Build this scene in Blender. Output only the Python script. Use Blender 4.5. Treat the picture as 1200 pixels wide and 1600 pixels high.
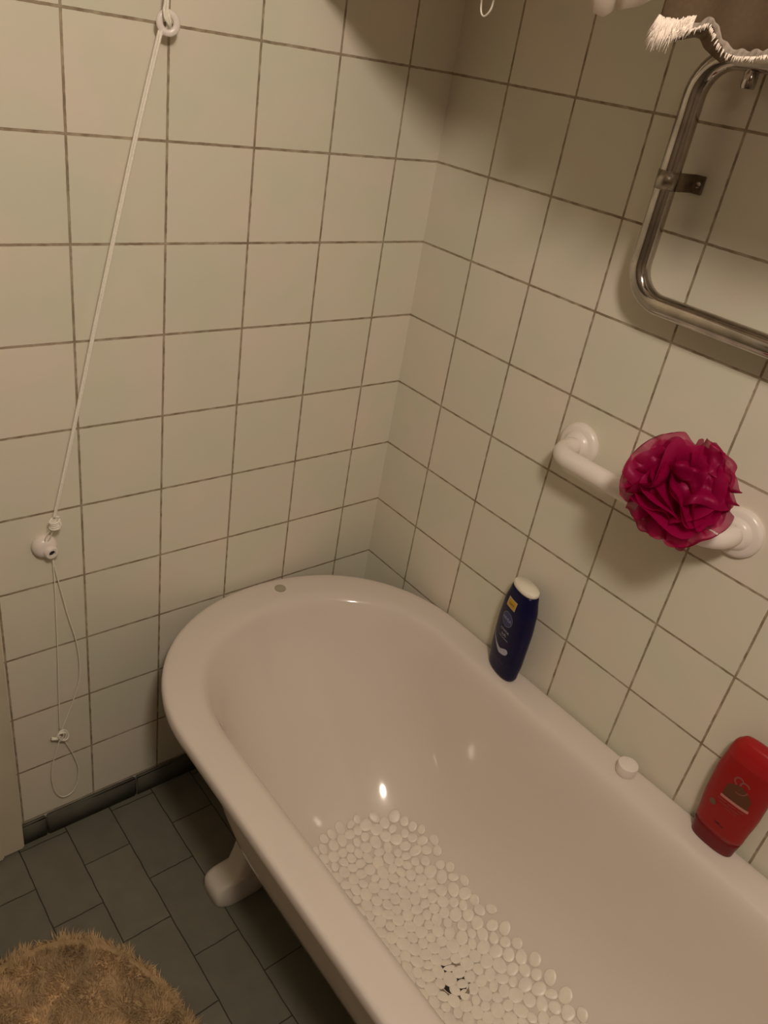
import bpy, bmesh, math, random
import numpy as np
from mathutils import Vector, Matrix
from mathutils.bvhtree import BVHTree
random.seed(7); rng = np.random.default_rng(7)
PI = math.pi
for o in list(bpy.data.objects): bpy.data.objects.remove(o)
scene = bpy.context.scene
COL = scene.collection

# ---------------- camera ----------------
cd = bpy.data.cameras.new('camera'); cam = bpy.data.objects.new('camera', cd); COL.objects.link(cam)
cd.sensor_fit = 'HORIZONTAL'; cd.sensor_width = 36.0; cd.lens = 36.0 * 1230.06 / 1200.0
cd.clip_start = 0.02; cd.clip_end = 50
Rw = Matrix(((0.76896889, -0.62001331, 0.15578942), (0.21294673, 0.4781978, 0.85204492), (-0.60277735, -0.62202119, 0.49974904)))
cam.matrix_world = Matrix.Translation((-1.1336947, -1.1989920, 1.5766587)) @ Rw.transposed().to_4x4()
scene.camera = cam

# ---------------- light and exposure ----------------
LAMP = Vector((-1.04, -1.40, 2.14))
LAMP_POWER = 43.0
wd = bpy.data.worlds.new('world'); scene.world = wd; wd.use_nodes = True
wd.node_tree.nodes['Background'].inputs[0].default_value = (1.0, 0.78, 0.52, 1)
wd.node_tree.nodes['Background'].inputs[1].default_value = 0.0
ld = bpy.data.lights.new('ceiling_bulb_light', 'POINT'); ld.energy = LAMP_POWER; ld.color = (1.0, 0.86, 0.72); ld.shadow_soft_size = 0.09
lo = bpy.data.objects.new('ceiling_bulb_light', ld); COL.objects.link(lo); lo.location = LAMP
vs = scene.view_settings
vs.view_transform = 'Standard'; vs.look = 'None'; vs.gamma = 1; vs.use_curve_mapping = False; vs.exposure = 0.0

# ---------------- helpers ----------------
def mat(name, col, rough=.5, metal=0, spec=.5, coat=0, **kw):
    m = bpy.data.materials.new(name); m.use_nodes = True
    b = m.node_tree.nodes['Principled BSDF']
    b.inputs['Base Color'].default_value = (*col, 1); b.inputs['Roughness'].default_value = rough
    b.inputs['Metallic'].default_value = metal; b.inputs['Specular IOR Level'].default_value = spec
    b.inputs['Coat Weight'].default_value = coat; b.inputs['Coat Roughness'].default_value = .06
    # a faint procedural variation in the colour, never a flat value
    nt = m.node_tree; tc = nt.nodes.new('ShaderNodeTexCoord'); nz = nt.nodes.new('ShaderNodeTexNoise')
    nz.inputs['Scale'].default_value = kw.get('nscale', 12); nz.inputs['Detail'].default_value = 3
    nt.links.new(tc.outputs['Object'], nz.inputs['Vector'])
    v = kw.get('var', .04); cr = nt.nodes.new('ShaderNodeValToRGB')
    cr.color_ramp.elements[0].position = .3; cr.color_ramp.elements[1].position = .7
    cr.color_ramp.elements[0].color = (*[c * (1 - v) for c in col], 1); cr.color_ramp.elements[1].color = (*[min(1, c * (1 + v)) for c in col], 1)
    nt.links.new(nz.outputs['Fac'], cr.inputs['Fac']); nt.links.new(cr.outputs['Color'], b.inputs['Base Color'])
    if kw.get('bump'):
        bp = nt.nodes.new('ShaderNodeBump'); bp.inputs['Strength'].default_value = kw['bump']; bp.inputs['Distance'].default_value = kw.get('bdist', .001)
        n2 = nt.nodes.new('ShaderNodeTexNoise'); n2.inputs['Scale'].default_value = kw.get('bscale', 60); n2.inputs['Detail'].default_value = 4
        nt.links.new(tc.outputs['Object'], n2.inputs['Vector'])
        nt.links.new(n2.outputs['Fac'], bp.inputs['Height']); nt.links.new(bp.outputs['Normal'], b.inputs['Normal'])
    return m

def tag(o, label=None, cat=None, group=None, kind=None):
    if label: o['label'] = label
    if cat: o['category'] = cat
    if group: o['group'] = group
    if kind: o['kind'] = kind
    return o

def thing(name, label, cat, loc=(0, 0, 0), rot=(0, 0, 0), group=None):
    o = bpy.data.objects.new(name, None); COL.objects.link(o); o.empty_display_size = .05
    o.location = loc; o.rotation_euler = rot
    return tag(o, label, cat, group)

def meshobj(name, verts, faces, m, parent=None, smooth=True):
    me = bpy.data.meshes.new(name); me.from_pydata([tuple(v) for v in verts], [], faces); me.update()
    if smooth: me.polygons.foreach_set('use_smooth', [True] * len(me.polygons))
    o = bpy.data.objects.new(name, me); COL.objects.link(o)
    if m: me.materials.append(m)
    if parent: o.parent = parent
    return o

def bmobj(name, bm, m, parent=None, smooth=True, fixn=True):
    if fixn: bmesh.ops.recalc_face_normals(bm, faces=bm.faces)
    me = bpy.data.meshes.new(name); bm.to_mesh(me); bm.free()
    if smooth: me.polygons.foreach_set('use_smooth', [True] * len(me.polygons))
    o = bpy.data.objects.new(name, me); COL.objects.link(o)
    if m: me.materials.append(m)
    if parent: o.parent = parent
    return o

def auto_sharp(o, ang=35):
    bm = bmesh.new(); bm.from_mesh(o.data)
    for e in bm.edges:
        if len(e.link_faces) == 2 and e.calc_face_angle(0) > math.radians(ang): e.smooth = False
    bm.to_mesh(o.data); bm.free(); return o

def box(bm, x0, x1, y0, y1, z0, z1):
    v = [bm.verts.new((x, y, z)) for x in (x0, x1) for y in (y0, y1) for z in (z0, z1)]
    for f in ((0, 1, 3, 2), (4, 6, 7, 5), (0, 4, 5, 1), (2, 3, 7, 6), (0, 2, 6, 4), (1, 5, 7, 3)): bm.faces.new([v[i] for i in f])
    return v

def boxobj(name, x0, x1, y0, y1, z0, z1, m, parent=None, bev=0):
    bm = bmesh.new(); box(bm, x0, x1, y0, y1, z0, z1)
    if bev: bmesh.ops.bevel(bm, geom=bm.edges[:], offset=bev, segments=3, affect='EDGES', profile=.5)
    return auto_sharp(bmobj(name, bm, m, parent, smooth=bool(bev)))

def loft(name, rings, m, parent=None, cap0=True, cap1=True, close=True):
    n = len(rings[0]); V = [p for r in rings for p in r]; F = []
    for i in range(len(rings) - 1):
        for j in range(n if close else n - 1):
            k = (j + 1) % n; F.append((i * n + j, i * n + k, (i + 1) * n + k, (i + 1) * n + j))
    if cap0: F.append(tuple(range(n))[::-1])
    if cap1: F.append(tuple((len(rings) - 1) * n + j for j in range(n)))
    bm = bmesh.new(); vs_ = [bm.verts.new(p) for p in V]
    for f in F:
        try: bm.faces.new([vs_[i] for i in f])
        except ValueError: pass
    return bmobj(name, bm, m, parent)

def lathe(name, prof, m, parent=None, n=40, M=None, cap0=True, cap1=True):
    M = M or Matrix()
    rings = [[M @ Vector((r * math.cos(2 * PI * j / n), r * math.sin(2 * PI * j / n), z)) for j in range(n)] for r, z in prof]
    return auto_sharp(loft(name, rings, m, parent, cap0, cap1), 40)

def catmull(P, sub=8, closed=False):
    P = [Vector(p) for p in P]; n = len(P); out = []
    for i in range(n if closed else n - 1):
        a, b, c, d = (P[(i - 1) % n], P[i], P[(i + 1) % n], P[(i + 2) % n]) if closed else (P[max(i - 1, 0)], P[i], P[i + 1], P[min(i + 2, n - 1)])
        for k in range(sub):
            t = k / sub
            out.append(.5 * ((2 * b) + (c - a) * t + (2 * a - 5 * b + 4 * c - d) * t * t + (3 * b - a - 3 * c + d) * t ** 3))
    if not closed: out.append(P[-1].copy())
    return out

def tube_rings(path, r, n=12, closed=False):
    rings = []; N = len(path); up = None
    for i in range(N):
        if closed: t = path[(i + 1) % N] - path[(i - 1) % N]
        else: t = path[min(i + 1, N - 1)] - path[max(i - 1, 0)]
        t.normalize()
        if up is None:
            up = Vector((0, 0, 1)) if abs(t.z) < .9 else Vector((1, 0, 0))
        up = (up - t * up.dot(t)).normalized(); s = t.cross(up)
        rr = r[i] if isinstance(r, (list, tuple)) else r
        rings.append([path[i] + rr * (math.cos(2 * PI * j / n) * up + math.sin(2 * PI * j / n) * s) for j in range(n)])
    if closed: rings.append(list(rings[0]))
    return rings

def add_tube(bm, path, r, n=12, closed=False):
    R = tube_rings(path, r, n, closed)
    if closed: R = R[:-1]
    vs_ = [[bm.verts.new(p) for p in ring] for ring in R]
    L = len(vs_)
    for i in range(L if closed else L - 1):
        a, b = vs_[i], vs_[(i + 1) % L]
        for j in range(n):
            k = (j + 1) % n; bm.faces.new((a[j], a[k], b[k], b[j]))
    if not closed: bm.faces.new(vs_[0][::-1]); bm.faces.new(vs_[-1])

def tube(name, path, r, m, parent=None, n=12, closed=False):
    bm = bmesh.new(); add_tube(bm, path, r, n, closed); return bmobj(name, bm, m, parent)

# ---------------- materials of the room ----------------
def tile_mat(name, axis, off, pitch=.15, z0=.06, mortar=.0021):
    m = bpy.data.materials.new(name); m.use_nodes = True; nt = m.node_tree; N = nt.nodes; L = nt.links
    b = N['Principled BSDF']
    tc = N.new('ShaderNodeTexCoord'); sp = N.new('ShaderNodeSeparateXYZ'); L.new(tc.outputs['Object'], sp.inputs[0])
    a1 = N.new('ShaderNodeMath'); a1.operation = 'ADD'; a1.inputs[1].default_value = off + 30 * pitch; L.new(sp.outputs[axis], a1.inputs[0])
    a2 = N.new('ShaderNodeMath'); a2.operation = 'ADD'; a2.inputs[1].default_value = -z0 + 30 * pitch; L.new(sp.outputs['Z'], a2.inputs[0])
    cb = N.new('ShaderNodeCombineXYZ'); L.new(a1.outputs[0], cb.inputs[0]); L.new(a2.outputs[0], cb.inputs[1])
    # slight unevenness of the joints
    nz = N.new('ShaderNodeTexNoise'); nz.inputs['Scale'].default_value = 90; nz.inputs['Detail'].default_value = 3; L.new(cb.outputs[0], nz.inputs['Vector'])
    sb = N.new('ShaderNodeVectorMath'); sb.operation = 'SUBTRACT'; sb.inputs[1].default_value = (.5, .5, .5); L.new(nz.outputs['Color'], sb.inputs[0])
    sc = N.new('ShaderNodeVectorMath'); sc.operation = 'SCALE'; sc.inputs['Scale'].default_value = .0014; L.new(sb.outputs[0], sc.inputs[0])
    ad = N.new('ShaderNodeVectorMath'); ad.operation = 'ADD'; L.new(cb.outputs[0], ad.inputs[0]); L.new(sc.outputs[0], ad.inputs[1])
    br = N.new('ShaderNodeTexBrick'); br.offset = 0; br.squash = 1
    for k, v in (('Scale', 1), ('Mortar Size', mortar), ('Mortar Smooth', .25), ('Brick Width', pitch), ('Row Height', pitch), ('Bias', 0)): br.inputs[k].default_value = v
    br.inputs['Color1'].default_value = (.735, .705, .585, 1); br.inputs['Color2'].default_value = (.785, .73, .62, 1)
    L.new(ad.outputs[0], br.inputs['Vector'])
    # grout: brown grey, dirty in places
    n2 = N.new('ShaderNodeTexNoise'); n2.inputs['Scale'].default_value = 45; n2.inputs['Detail'].default_value = 4; L.new(cb.outputs[0], n2.inputs['Vector'])
    gr = N.new('ShaderNodeValToRGB'); gr.color_ramp.elements[0].position = .35; gr.color_ramp.elements[1].position = .66
    gr.color_ramp.elements[0].color = (.26, .195, .13, 1); gr.color_ramp.elements[1].color = (.48, .40, .29, 1); L.new(n2.outputs['Fac'], gr.inputs['Fac'])
    mx = N.new('ShaderNodeMix'); mx.data_type = 'RGBA'; L.new(br.outputs['Fac'], mx.inputs['Factor'])
    L.new(br.outputs['Color'], mx.inputs['A']); L.new(gr.outputs['Color'], mx.inputs['B'])
    # faint mottling of the glaze
    n3 = N.new('ShaderNodeTexNoise'); n3.inputs['Scale'].default_value = 7; n3.inputs['Detail'].default_value = 2; L.new(cb.outputs[0], n3.inputs['Vector'])
    r3 = N.new('ShaderNodeValToRGB'); r3.color_ramp.elements[0].position = .35; r3.color_ramp.elements[1].position = .65
    r3.color_ramp.elements[0].color = (.93, .96, .92, 1); r3.color_ramp.elements[1].color = (1, .96, .96, 1); L.new(n3.outputs['Fac'], r3.inputs['Fac'])
    m2 = N.new('ShaderNodeMix'); m2.data_type = 'RGBA'; m2.blend_type = 'MULTIPLY'; m2.inputs['Factor'].default_value = 1
    L.new(mx.outputs['Result'], m2.inputs['A']); L.new(r3.outputs['Color'], m2.inputs['B']); L.new(m2.outputs['Result'], b.inputs['Base Color'])
    rr = N.new('ShaderNodeMapRange'); rr.inputs['To Min'].default_value = .38; rr.inputs['To Max'].default_value = .9; L.new(br.outputs['Fac'], rr.inputs['Value']); L.new(rr.outputs[0], b.inputs['Roughness'])
    iv = N.new('ShaderNodeMath'); iv.operation = 'SUBTRACT'; iv.inputs[0].default_value = 1; L.new(br.outputs['Fac'], iv.inputs[1])
    bp = N.new('ShaderNodeBump'); bp.inputs['Strength'].default_value = .5; bp.inputs['Distance'].default_value = .0015; L.new(iv.outputs[0], bp.inputs['Height'])
    L.new(bp.outputs['Normal'], b.inputs['Normal']); b.inputs['Specular IOR Level'].default_value = .35
    return m

def floor_mat():
    m = bpy.data.materials.new('grey floor tiles'); m.use_nodes = True; nt = m.node_tree; N = nt.nodes; L = nt.links
    b = N['Principled BSDF']; tc = N.new('ShaderNodeTexCoord'); sp = N.new('ShaderNodeSeparateXYZ'); L.new(tc.outputs['Object'], sp.inputs[0])
    u = N.new('ShaderNodeMath'); u.operation = 'ADD'; u.inputs[1].default_value = 4.122; L.new(sp.outputs['Y'], u.inputs[0])
    v = N.new('ShaderNodeMath'); v.operation = 'ADD'; v.inputs[1].default_value = 2.874; L.new(sp.outputs['X'], v.inputs[0])
    cb = N.new('ShaderNodeCombineXYZ'); L.new(u.outputs[0], cb.inputs[0]); L.new(v.outputs[0], cb.inputs[1])
    nz = N.new('ShaderNodeTexNoise'); nz.inputs['Scale'].default_value = 30; nz.inputs['Detail'].default_value = 4; L.new(cb.outputs[0], nz.inputs['Vector'])
    sb = N.new('ShaderNodeVectorMath'); sb.operation = 'SUBTRACT'; sb.inputs[1].default_value = (.5, .5, .5); L.new(nz.outputs['Color'], sb.inputs[0])
    sc = N.new('ShaderNodeVectorMath'); sc.operation = 'SCALE'; sc.inputs['Scale'].default_value = .004; L.new(sb.outputs[0], sc.inputs[0])
    ad = N.new('ShaderNodeVectorMath'); ad.operation = 'ADD'; L.new(cb.outputs[0], ad.inputs[0]); L.new(sc.outputs[0], ad.inputs[1])
    br = N.new('ShaderNodeTexBrick'); br.offset = .5; br.offset_frequency = 2; br.squash = 1
    for k, x in (('Scale', 1), ('Mortar Size', .0013), ('Mortar Smooth', .35), ('Brick Width', .2), ('Row Height', .1), ('Bias', 0)): br.inputs[k].default_value = x
    br.inputs['Color1'].default_value = (.145, .142, .110, 1); br.inputs['Color2'].default_value = (.18, .168, .128, 1); br.inputs['Mortar'].default_value = (.035, .03, .022, 1)
    L.new(ad.outputs[0], br.inputs['Vector'])
    n3 = N.new('ShaderNodeTexNoise'); n3.inputs['Scale'].default_value = 22; n3.inputs['Detail'].default_value = 5; L.new(cb.outputs[0], n3.inputs['Vector'])
    r3 = N.new('ShaderNodeValToRGB'); r3.color_ramp.elements[0].color = (.75, .75, .75, 1); r3.color_ramp.elements[1].color = (1.2, 1.18, 1.15, 1); L.new(n3.outputs['Fac'], r3.inputs['Fac'])
    m2 = N.new('ShaderNodeMix'); m2.data_type = 'RGBA'; m2.blend_type = 'MULTIPLY'; m2.inputs['Factor'].default_value = 1
    L.new(br.outputs['Color'], m2.inputs['A']); L.new(r3.outputs['Color'], m2.inputs['B']); L.new(m2.outputs['Result'], b.inputs['Base Color'])
    b.inputs['Roughness'].default_value = .55
    iv = N.new('ShaderNodeMath'); iv.operation = 'SUBTRACT'; iv.inputs[0].default_value = 1; L.new(br.outputs['Fac'], iv.inputs[1])
    ml = N.new('ShaderNodeMath'); ml.operation = 'MULTIPLY_ADD'; ml.inputs[1].default_value = .5; L.new(n3.outputs['Fac'], ml.inputs[0]); L.new(iv.outputs[0], ml.inputs[2])
    bp = N.new('ShaderNodeBump'); bp.inputs['Strength'].default_value = .6; bp.inputs['Distance'].default_value = .002; L.new(ml.outputs[0], bp.inputs['Height'])
    L.new(bp.outputs['Normal'], b.inputs['Normal'])
    return m

M_tl = tile_mat('cream wall tiles', 'X', .10514)
M_tr = tile_mat('cream wall tiles side', 'Y', .14037)
M_fl = floor_mat()
M_skirt = mat('dark grey skirting tile', (.095, .09, .068), .8, var=.15, nscale=20, bump=.3, bscale=40)
M_ceil = mat('matt ceiling paint', (.40, .37, .32), .9)
M_dim = mat('brown panelling', (.13, .10, .07), .8)
M_wood = mat('cream painted wood', (.62, .56, .42), .45, bump=.15, bscale=25)
M_enamel = mat('white bath enamel', (.725, .645, .585), .085, spec=.5, coat=0, var=.015, nscale=4)
M_enamel_out = mat('painted cast iron', (.74, .68, .60), .4, var=.03)
M_plast = mat('white plastic', (.84, .76, .70), .28, var=.02)
M_cap = mat('white cap plastic', (.85, .80, .68), .4)
M_chrome = mat('worn chrome', (.50, .46, .43), .10, metal=1, var=.2, nscale=30, bump=.04, bscale=15)
M_steel = mat('dull bracket steel', (.34, .29, .23), .3, metal=1, var=.2, nscale=60)
M_cord = mat('white nylon cord', (.90, .85, .74), .6, var=.06, nscale=400, bump=.5, bscale=600)
M_dark = mat('dark hollow', (.02, .016, .012), .8)
M_peb = mat('milky vinyl pebbles', (.83, .765, .68), .34, var=.05, nscale=40)
M_blue = mat('dark blue bottle plastic', (.005, .005, .040), .3, spec=.2)
M_red = mat('red bottle plastic', (.30, .006, .006), .33, spec=.3)
M_reddk = mat('dark red cap plastic', (.16, .006, .008), .35, spec=.3)
M_redtop = mat('red plastic lit from above', (.36, .012, .014), .35, spec=.3)  # bottle red made lighter: light on the upward shoulder put into colour
M_rug = mat('tan shag wool', (.62, .44, .25), .95, spec=.1, var=.3, nscale=16)

# ---------------- the room ----------------
H = 2.42; XL = -1.95; YN = -2.35
def slab(name, x0, x1, y0, y1, z0, z1, m):
    return tag(boxobj(name, x0, x1, y0, y1, z0, z1, m), kind='structure')
slab('floor', XL, 0, YN, 0, -.1, 0, M_fl)
slab('wall_back', XL, .1, 0, .1, -.1, H, M_tl)
slab('wall_right', 0, .1, YN, 0, -.1, H, M_tr)
slab('wall_left', XL - .1, XL, YN, .1, -.1, H, M_dim)
slab('wall_front', XL - .1, .1, YN - .1, YN, -.1, H, M_dim)
slab('ceiling', XL - .1, .1, YN - .1, .1, H, H + .1, M_ceil)
# skirting tiles, coved top; 20 cm units with fine joints
def skirting(name, along, a0, a1):
    bm = bmesh.new(); a = a0
    while a < a1 - 1e-6:
        e = min(a + .2, a1)
        v = box(bm, a + .0008, e - .0008, -.011, 0, 0, .059)
        a = e
    bmesh.ops.bevel(bm, geom=bm.edges[:], offset=.0025, segments=2, affect='EDGES')
    o = bmobj(name, bm, M_skirt)
    if along == 'y':
        for v in o.data.vertices: v.co = Vector((v.co.y, v.co.x, v.co.z))
        o.data.flip_normals()
    return tag(o, kind='structure')
skirting('baseboard_back', 'x', -.81, -.0005)
skirting('baseboard_right', 'y', -2.3, -.012)
# door casing at the far left of the back wall, and the door beside it
bm = bmesh.new(); box(bm, -.945, -.863, -.022, 0, .006, 2.10); box(bm, -.949, -.905, -.028, -.0221, .006, 2.10)
bmesh.ops.bevel(bm, geom=bm.edges[:], offset=.003, segments=2, affect='EDGES')
tag(auto_sharp(bmobj('trim_1', bm, M_wood)), kind='structure')
bm = bmesh.new(); box(bm, -.8628, -.811, -.0105, 0, 0, .0585)
bmesh.ops.bevel(bm, geom=bm.edges[:], offset=.0025, segments=2, affect='EDGES')
tag(bmobj('baseboard_corner', bm, M_skirt), kind='structure')
dr = boxobj('door_1', -1.72, -.950, -.012, 0, .01, 2.06, M_wood, bev=.002); tag(dr, kind='structure')

# ---------------- ceiling lamp (above the frame) ----------------
lamp = thing('pendant_lamp', 'pendant lamp with a bare warm bulb hung from the ceiling', 'lamp', (LAMP.x, LAMP.y, H)); LD = LAMP.z - H
lathe('ceiling_rose', [(.02, -.05), (.03, -.03), (.05, -.012), (.05, 0)], M_plast, lamp)
tube('flex', [Vector((0, 0, -.04)), Vector((0, 0, LD * .5)), Vector((0, 0, LD + .11))], .003, M_plast, lamp, 10)
lathe('socket', [(.021, LD + .055), (.024, LD + .060), (.024, LD + .10), (.010, LD + .115)], M_plast, lamp)

# ---------------- bathtub ----------------
XC = -.338; Y0 = -.013; LEN = 1.575; YF = Y0 - LEN
def outline(hw, yh, yf, b, z, n=2.15, N=112, xc=XC):
    """closed plan outline: half width hw, head end at yh, foot end at yf, end radius b"""
    pts = []
    q = N // 2
    for k in range(q):                              # head end, from +x round to -x
        t = PI * k / (q - 1); c, s = math.cos(t), math.sin(t)
        pts.append(Vector((xc + hw * math.copysign(abs(c) ** (2 / n), c), yh - b + b * abs(s) ** (2 / n), z)))
    for k in range(q):
        t = PI * k / (q - 1); c, s = math.cos(t), math.sin(t)
        pts.append(Vector((xc - hw * math.copysign(abs(c) ** (2 / n), c), yf + b - b * abs(s) ** (2 / n), z)))
    return pts
tub = thing('clawfoot_bathtub', 'white enamelled freestanding bathtub on cast feet, pushed into the tiled corner', 'bathtub', (XC, -.8, 0))
OFF = Vector((XC, -.8, 0))
HW = .334; B0 = .325
def O(d, dh, df, z, b=None): return outline(HW - d, Y0 - dh, YF + df, b if b else max(B0 - dh, .05), z)
inner = [(.069, .080, .5185), (.074, .087, .512), (.079, .094, .500), (.084, .103, .48), (.090, .122, .45), (.097, .150, .41), (.105, .183, .37), (.114, .220, .33), (.124, .257, .29),
         (.138, .297, .25), (.158, .338, .215), (.185, .378, .185), (.213, .415, .163), (.243, .455, .149), (.275, .505, .141), (.305, .56, .1375), (.328, .62, .136)]
outer = [(.064, .072, .5225), (.056, .062, .5245), (.040, .044, .5255), (.022, .024, .5265), (.009, .010, .5260), (.0035, .004, .5243), (.0010, .001, .520), (0, 0, .512), (.0005, .0005, .502),
         (.003, .003, .497), (.010, .010, .4945), (.030, .033, .4955), (.036, .042, .494), (.041, .066, .482), (.043, .084, .46), (.045, .115, .42), (.048, .152, .37), (.055, .187, .33), (.068, .222, .29), (.089, .262, .245), (.116, .300, .20), (.155, .35, .16), (.20, .42, .13), (.25, .50, .113), (.30, .58, .106), (.325, .62, .105)]
def bb(dh): return max(B0 - dh * .42, .09)
rings = []
for d, dh, z in reversed(inner): rings.append(outline(HW - d, Y0 - dh, YF + dh * .9, bb(dh) if dh > .1 else B0 - .72 * dh, z, 2.12))
for d, dh, z in outer: rings.append(outline(HW - d, Y0 - dh, YF + dh * .9, max(.10, B0 - (.15 if z < .49 else .72) * dh) if dh < .31 else bb(dh), z, 2.12))
rings = [[p - OFF for p in r] for r in rings]
basin = loft('basin', rings, M_enamel, tub)
bpy.context.view_layer.update()
_bm = bmesh.new(); _bm.from_mesh(basin.data); _bm.transform(Matrix.Translation(OFF)); BV = BVHTree.FromBMesh(_bm)
def surf_z(x, y, z0=.6):
    h = BV.ray_cast(Vector((x, y, z0)), Vector((0, 0, -1)))
    return (h[0], h[1]) if h[0] else (None, None)
def foot(sx, sy, y):
    """cast foot: rounded toe on the floor, leg rising inward to the belly of the tub"""
    def ring(x0, x1, y0, y1, z):
        P = [(0, .70), (0, -.45), (.05, -.75), (.24, -1), (1, -1), (1, 1), (.10, 1)]
        for _ in range(3):
            P = [q for i in range(len(P)) for q in ((P[i][0] * .8 + P[(i + 1) % len(P)][0] * .2, P[i][1] * .8 + P[(i + 1) % len(P)][1] * .2), (P[i][0] * .2 + P[(i + 1) % len(P)][0] * .8, P[i][1] * .2 + P[(i + 1) % len(P)][1] * .8))]
        cy, hy = (y0 + y1) / 2, (y1 - y0) / 2; r = []
        for u, w in P:
            px_, py_ = x0 + (x1 - x0) * u, cy + hy * w
            r.append(Vector((XC + (px_ - XC) * sx, y + (py_ + .33) * sy, z)) - OFF)
        for v in r:
            if v.z > .10:
                h = surf_z(v.x + OFF.x, v.y + OFF.y)[0]
                if h: v.z = min(v.z, h.z - .026)
        return r
    S = [(-.588, -.470, -.370, -.292, 0), (-.591, -.470, -.371, -.291, .004), (-.592, -.468, -.370, -.292, .030), (-.589, -.466, -.368, -.294, .041), (-.581, -.463, -.366, -.297, .050), (-.567, -.458, -.365, -.300, .0555),
         (-.550, -.455, -.366, -.303, .058), (-.543, -.452, -.368, -.304, .068), (-.538, -.445, -.371, -.309, .10), (-.532, -.430, -.376, -.316, .15), (-.528, -.410, -.384, -.324, .20), (-.526, -.402, -.390, -.328, .235)]
    return loft('foot', [ring(*s) for s in S], M_enamel_out, tub)
for sx in (1, -1):
    foot(sx, 1, -.33); foot(sx, -1, -1.27)
lathe('tap_hole_cover', [(.0125, 0), (.0125, .0018), (.010, .0028), (.001, .003)], mat('grey metal cover', (.40, .36, .27), .4, var=.1), tub, 28, Matrix.Translation(Vector((-.296, -.0535, .5255)) - OFF))['label'] = 'small grey round cover over the tap hole'
DZ = surf_z(-.345, -.79)[0].z
dr_ = lathe('drain', [(.034, .0005), (.034, .003), (.028, .0035), (.026, .001), (.001, .001)], M_chrome, tub, 32, Matrix.Translation(Vector((-.345, -.79, DZ)) - OFF))
lathe('drain_hole', [(.0255, 0), (.0255, .0015), (.001, .0016)], M_dark, dr_, 28, Matrix.Translation(Vector((-.345, -.79, DZ + .0005)) - OFF))

# ---------------- pebble bath mat ----------------
def build_mat():
    x0, x1, ya, yb, rc = -.505, -.196, -.425, -1.13, .13
    pts = []
    p = .0224; r = 0; y = yb
    while y < ya:
        x = x0 + (p / 2 if r % 2 else 0)
        while x < x1:
            pts.append([x, y]); x += p
        y += p * .866; r += 1
    P = np.array(pts); P += rng.uniform(-.007, .007, P.shape)
    rad = rng.uniform(.0092, .0140, len(P))
    for it in range(16):
        D = P[:, None] - P[None]; d = np.sqrt((D ** 2).sum(-1)) + np.eye(len(P)) * 9
        ov = np.clip(rad[:, None] + rad[None] - d - .0004, 0, None)
        P += (D / d[..., None] * ov[..., None]).sum(1) * .3
    V, F = [], []
    def inside(x, y):
        x0_, x1_ = x0 + .004, x1 - .004
        cx = min(max(x, x0_ + rc), x1_ - rc); cy = min(y, ya - rc * 1.0)
        cy = max(cy, yb + rc)
        return math.hypot(x - cx, y - cy) < rc
    for (x, y), rd in zip(P, rad):
        if not inside(x, y): continue
        h, nrm = surf_z(x, y)
        if h is None: continue
        if nrm.z < 0: nrm = -nrm
        q = nrm.to_track_quat('Z', 'Y').to_matrix(); an = random.uniform(0, PI); st = random.uniform(.88, 1.14)
        th = .0032
        lev = [(1.0, .0005), (1.02, .0016), (.98, .0026), (.88, th), (.45, th + .0003)]
        b0 = len(V); n = 14
        ph = [random.uniform(0, 6) for _ in range(2)]
        for s, z in lev:
            for k in range(n):
                t = 2 * PI * k / n; w = 1 + .04 * math.sin(2 * t + ph[0]) + .03 * math.sin(3 * t + ph[1])
                lx, ly = rd * s * w * math.cos(t) * st, rd * s * w * math.sin(t) / st
                lx, ly = lx * math.cos(an) - ly * math.sin(an), lx * math.sin(an) + ly * math.cos(an)
                V.append(h + q @ Vector((lx, ly, z)))
        for i in range(len(lev) - 1):
            for k in range(n):
                F.append((b0 + i * n + k, b0 + i * n + (k + 1) % n, b0 + (i + 1) * n + (k + 1) % n, b0 + (i + 1) * n + k))
        F.append(tuple(b0 + (len(lev) - 1) * n + k for k in range(n))); F.append(tuple(b0 + k for k in range(n))[::-1])
    return V, F
V, F = build_mat()
pm = meshobj('pebble_bath_mat', V, F, M_peb)
tag(pm, 'milky white anti-slip mat of round pebbles on the bottom of the bathtub', 'bath mat')

# ---------------- grab bar on the right wall ----------------
RX90 = Matrix.Rotation(-PI / 2, 4, 'Y')           # lathe axis z -> -x (out of the right wall)
gb = thing('grab_bar', 'white plastic grab bar on two round flanges holding the pink bath puff', 'grab bar', (0, -.644, 1.035))
GO = Vector((0, -.644, 1.035))
ya_, yb_ = -.489, -.802
rb = .038
pth = [Vector((-.006, ya_, 0)), Vector((-.030, ya_, 0))]
XB = -.072
for k in range(7):
    t = PI / 2 * k / 6; pth.append(Vector((-(abs(XB) - rb) - rb * math.sin(t), ya_ - rb + rb * math.cos(t), 0)))
for k in range(7):
    t = PI / 2 * k / 6; pth.append(Vector((-(abs(XB) - rb) - rb * math.cos(t), yb_ + rb - rb * math.sin(t), 0)))
pth += [Vector((-.030, yb_, 0)), Vector((-.006, yb_, 0))]
pp = []
for a, b in zip(pth[:-1], pth[1:]):
    pp.append(a)
    if (b - a).length > .1: pp += [a.lerp(b, i / 8) for i in range(1, 8)]
pp.append(pth[-1])
tube('bar', [p - Vector((0, GO.y, 0)) for p in pp], .0168, M_plast, gb, 28)
for y in (ya_, yb_):
    lathe('flange', [(.040, 0), (.0405, .004), (.039, .008), (.034, .011), (.027, .0125), (.0235, .017), (.020, .020), (.014, .0205)], M_plast, gb, 48, Matrix.Translation((0, y - GO.y, 0)) @ RX90)

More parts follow.
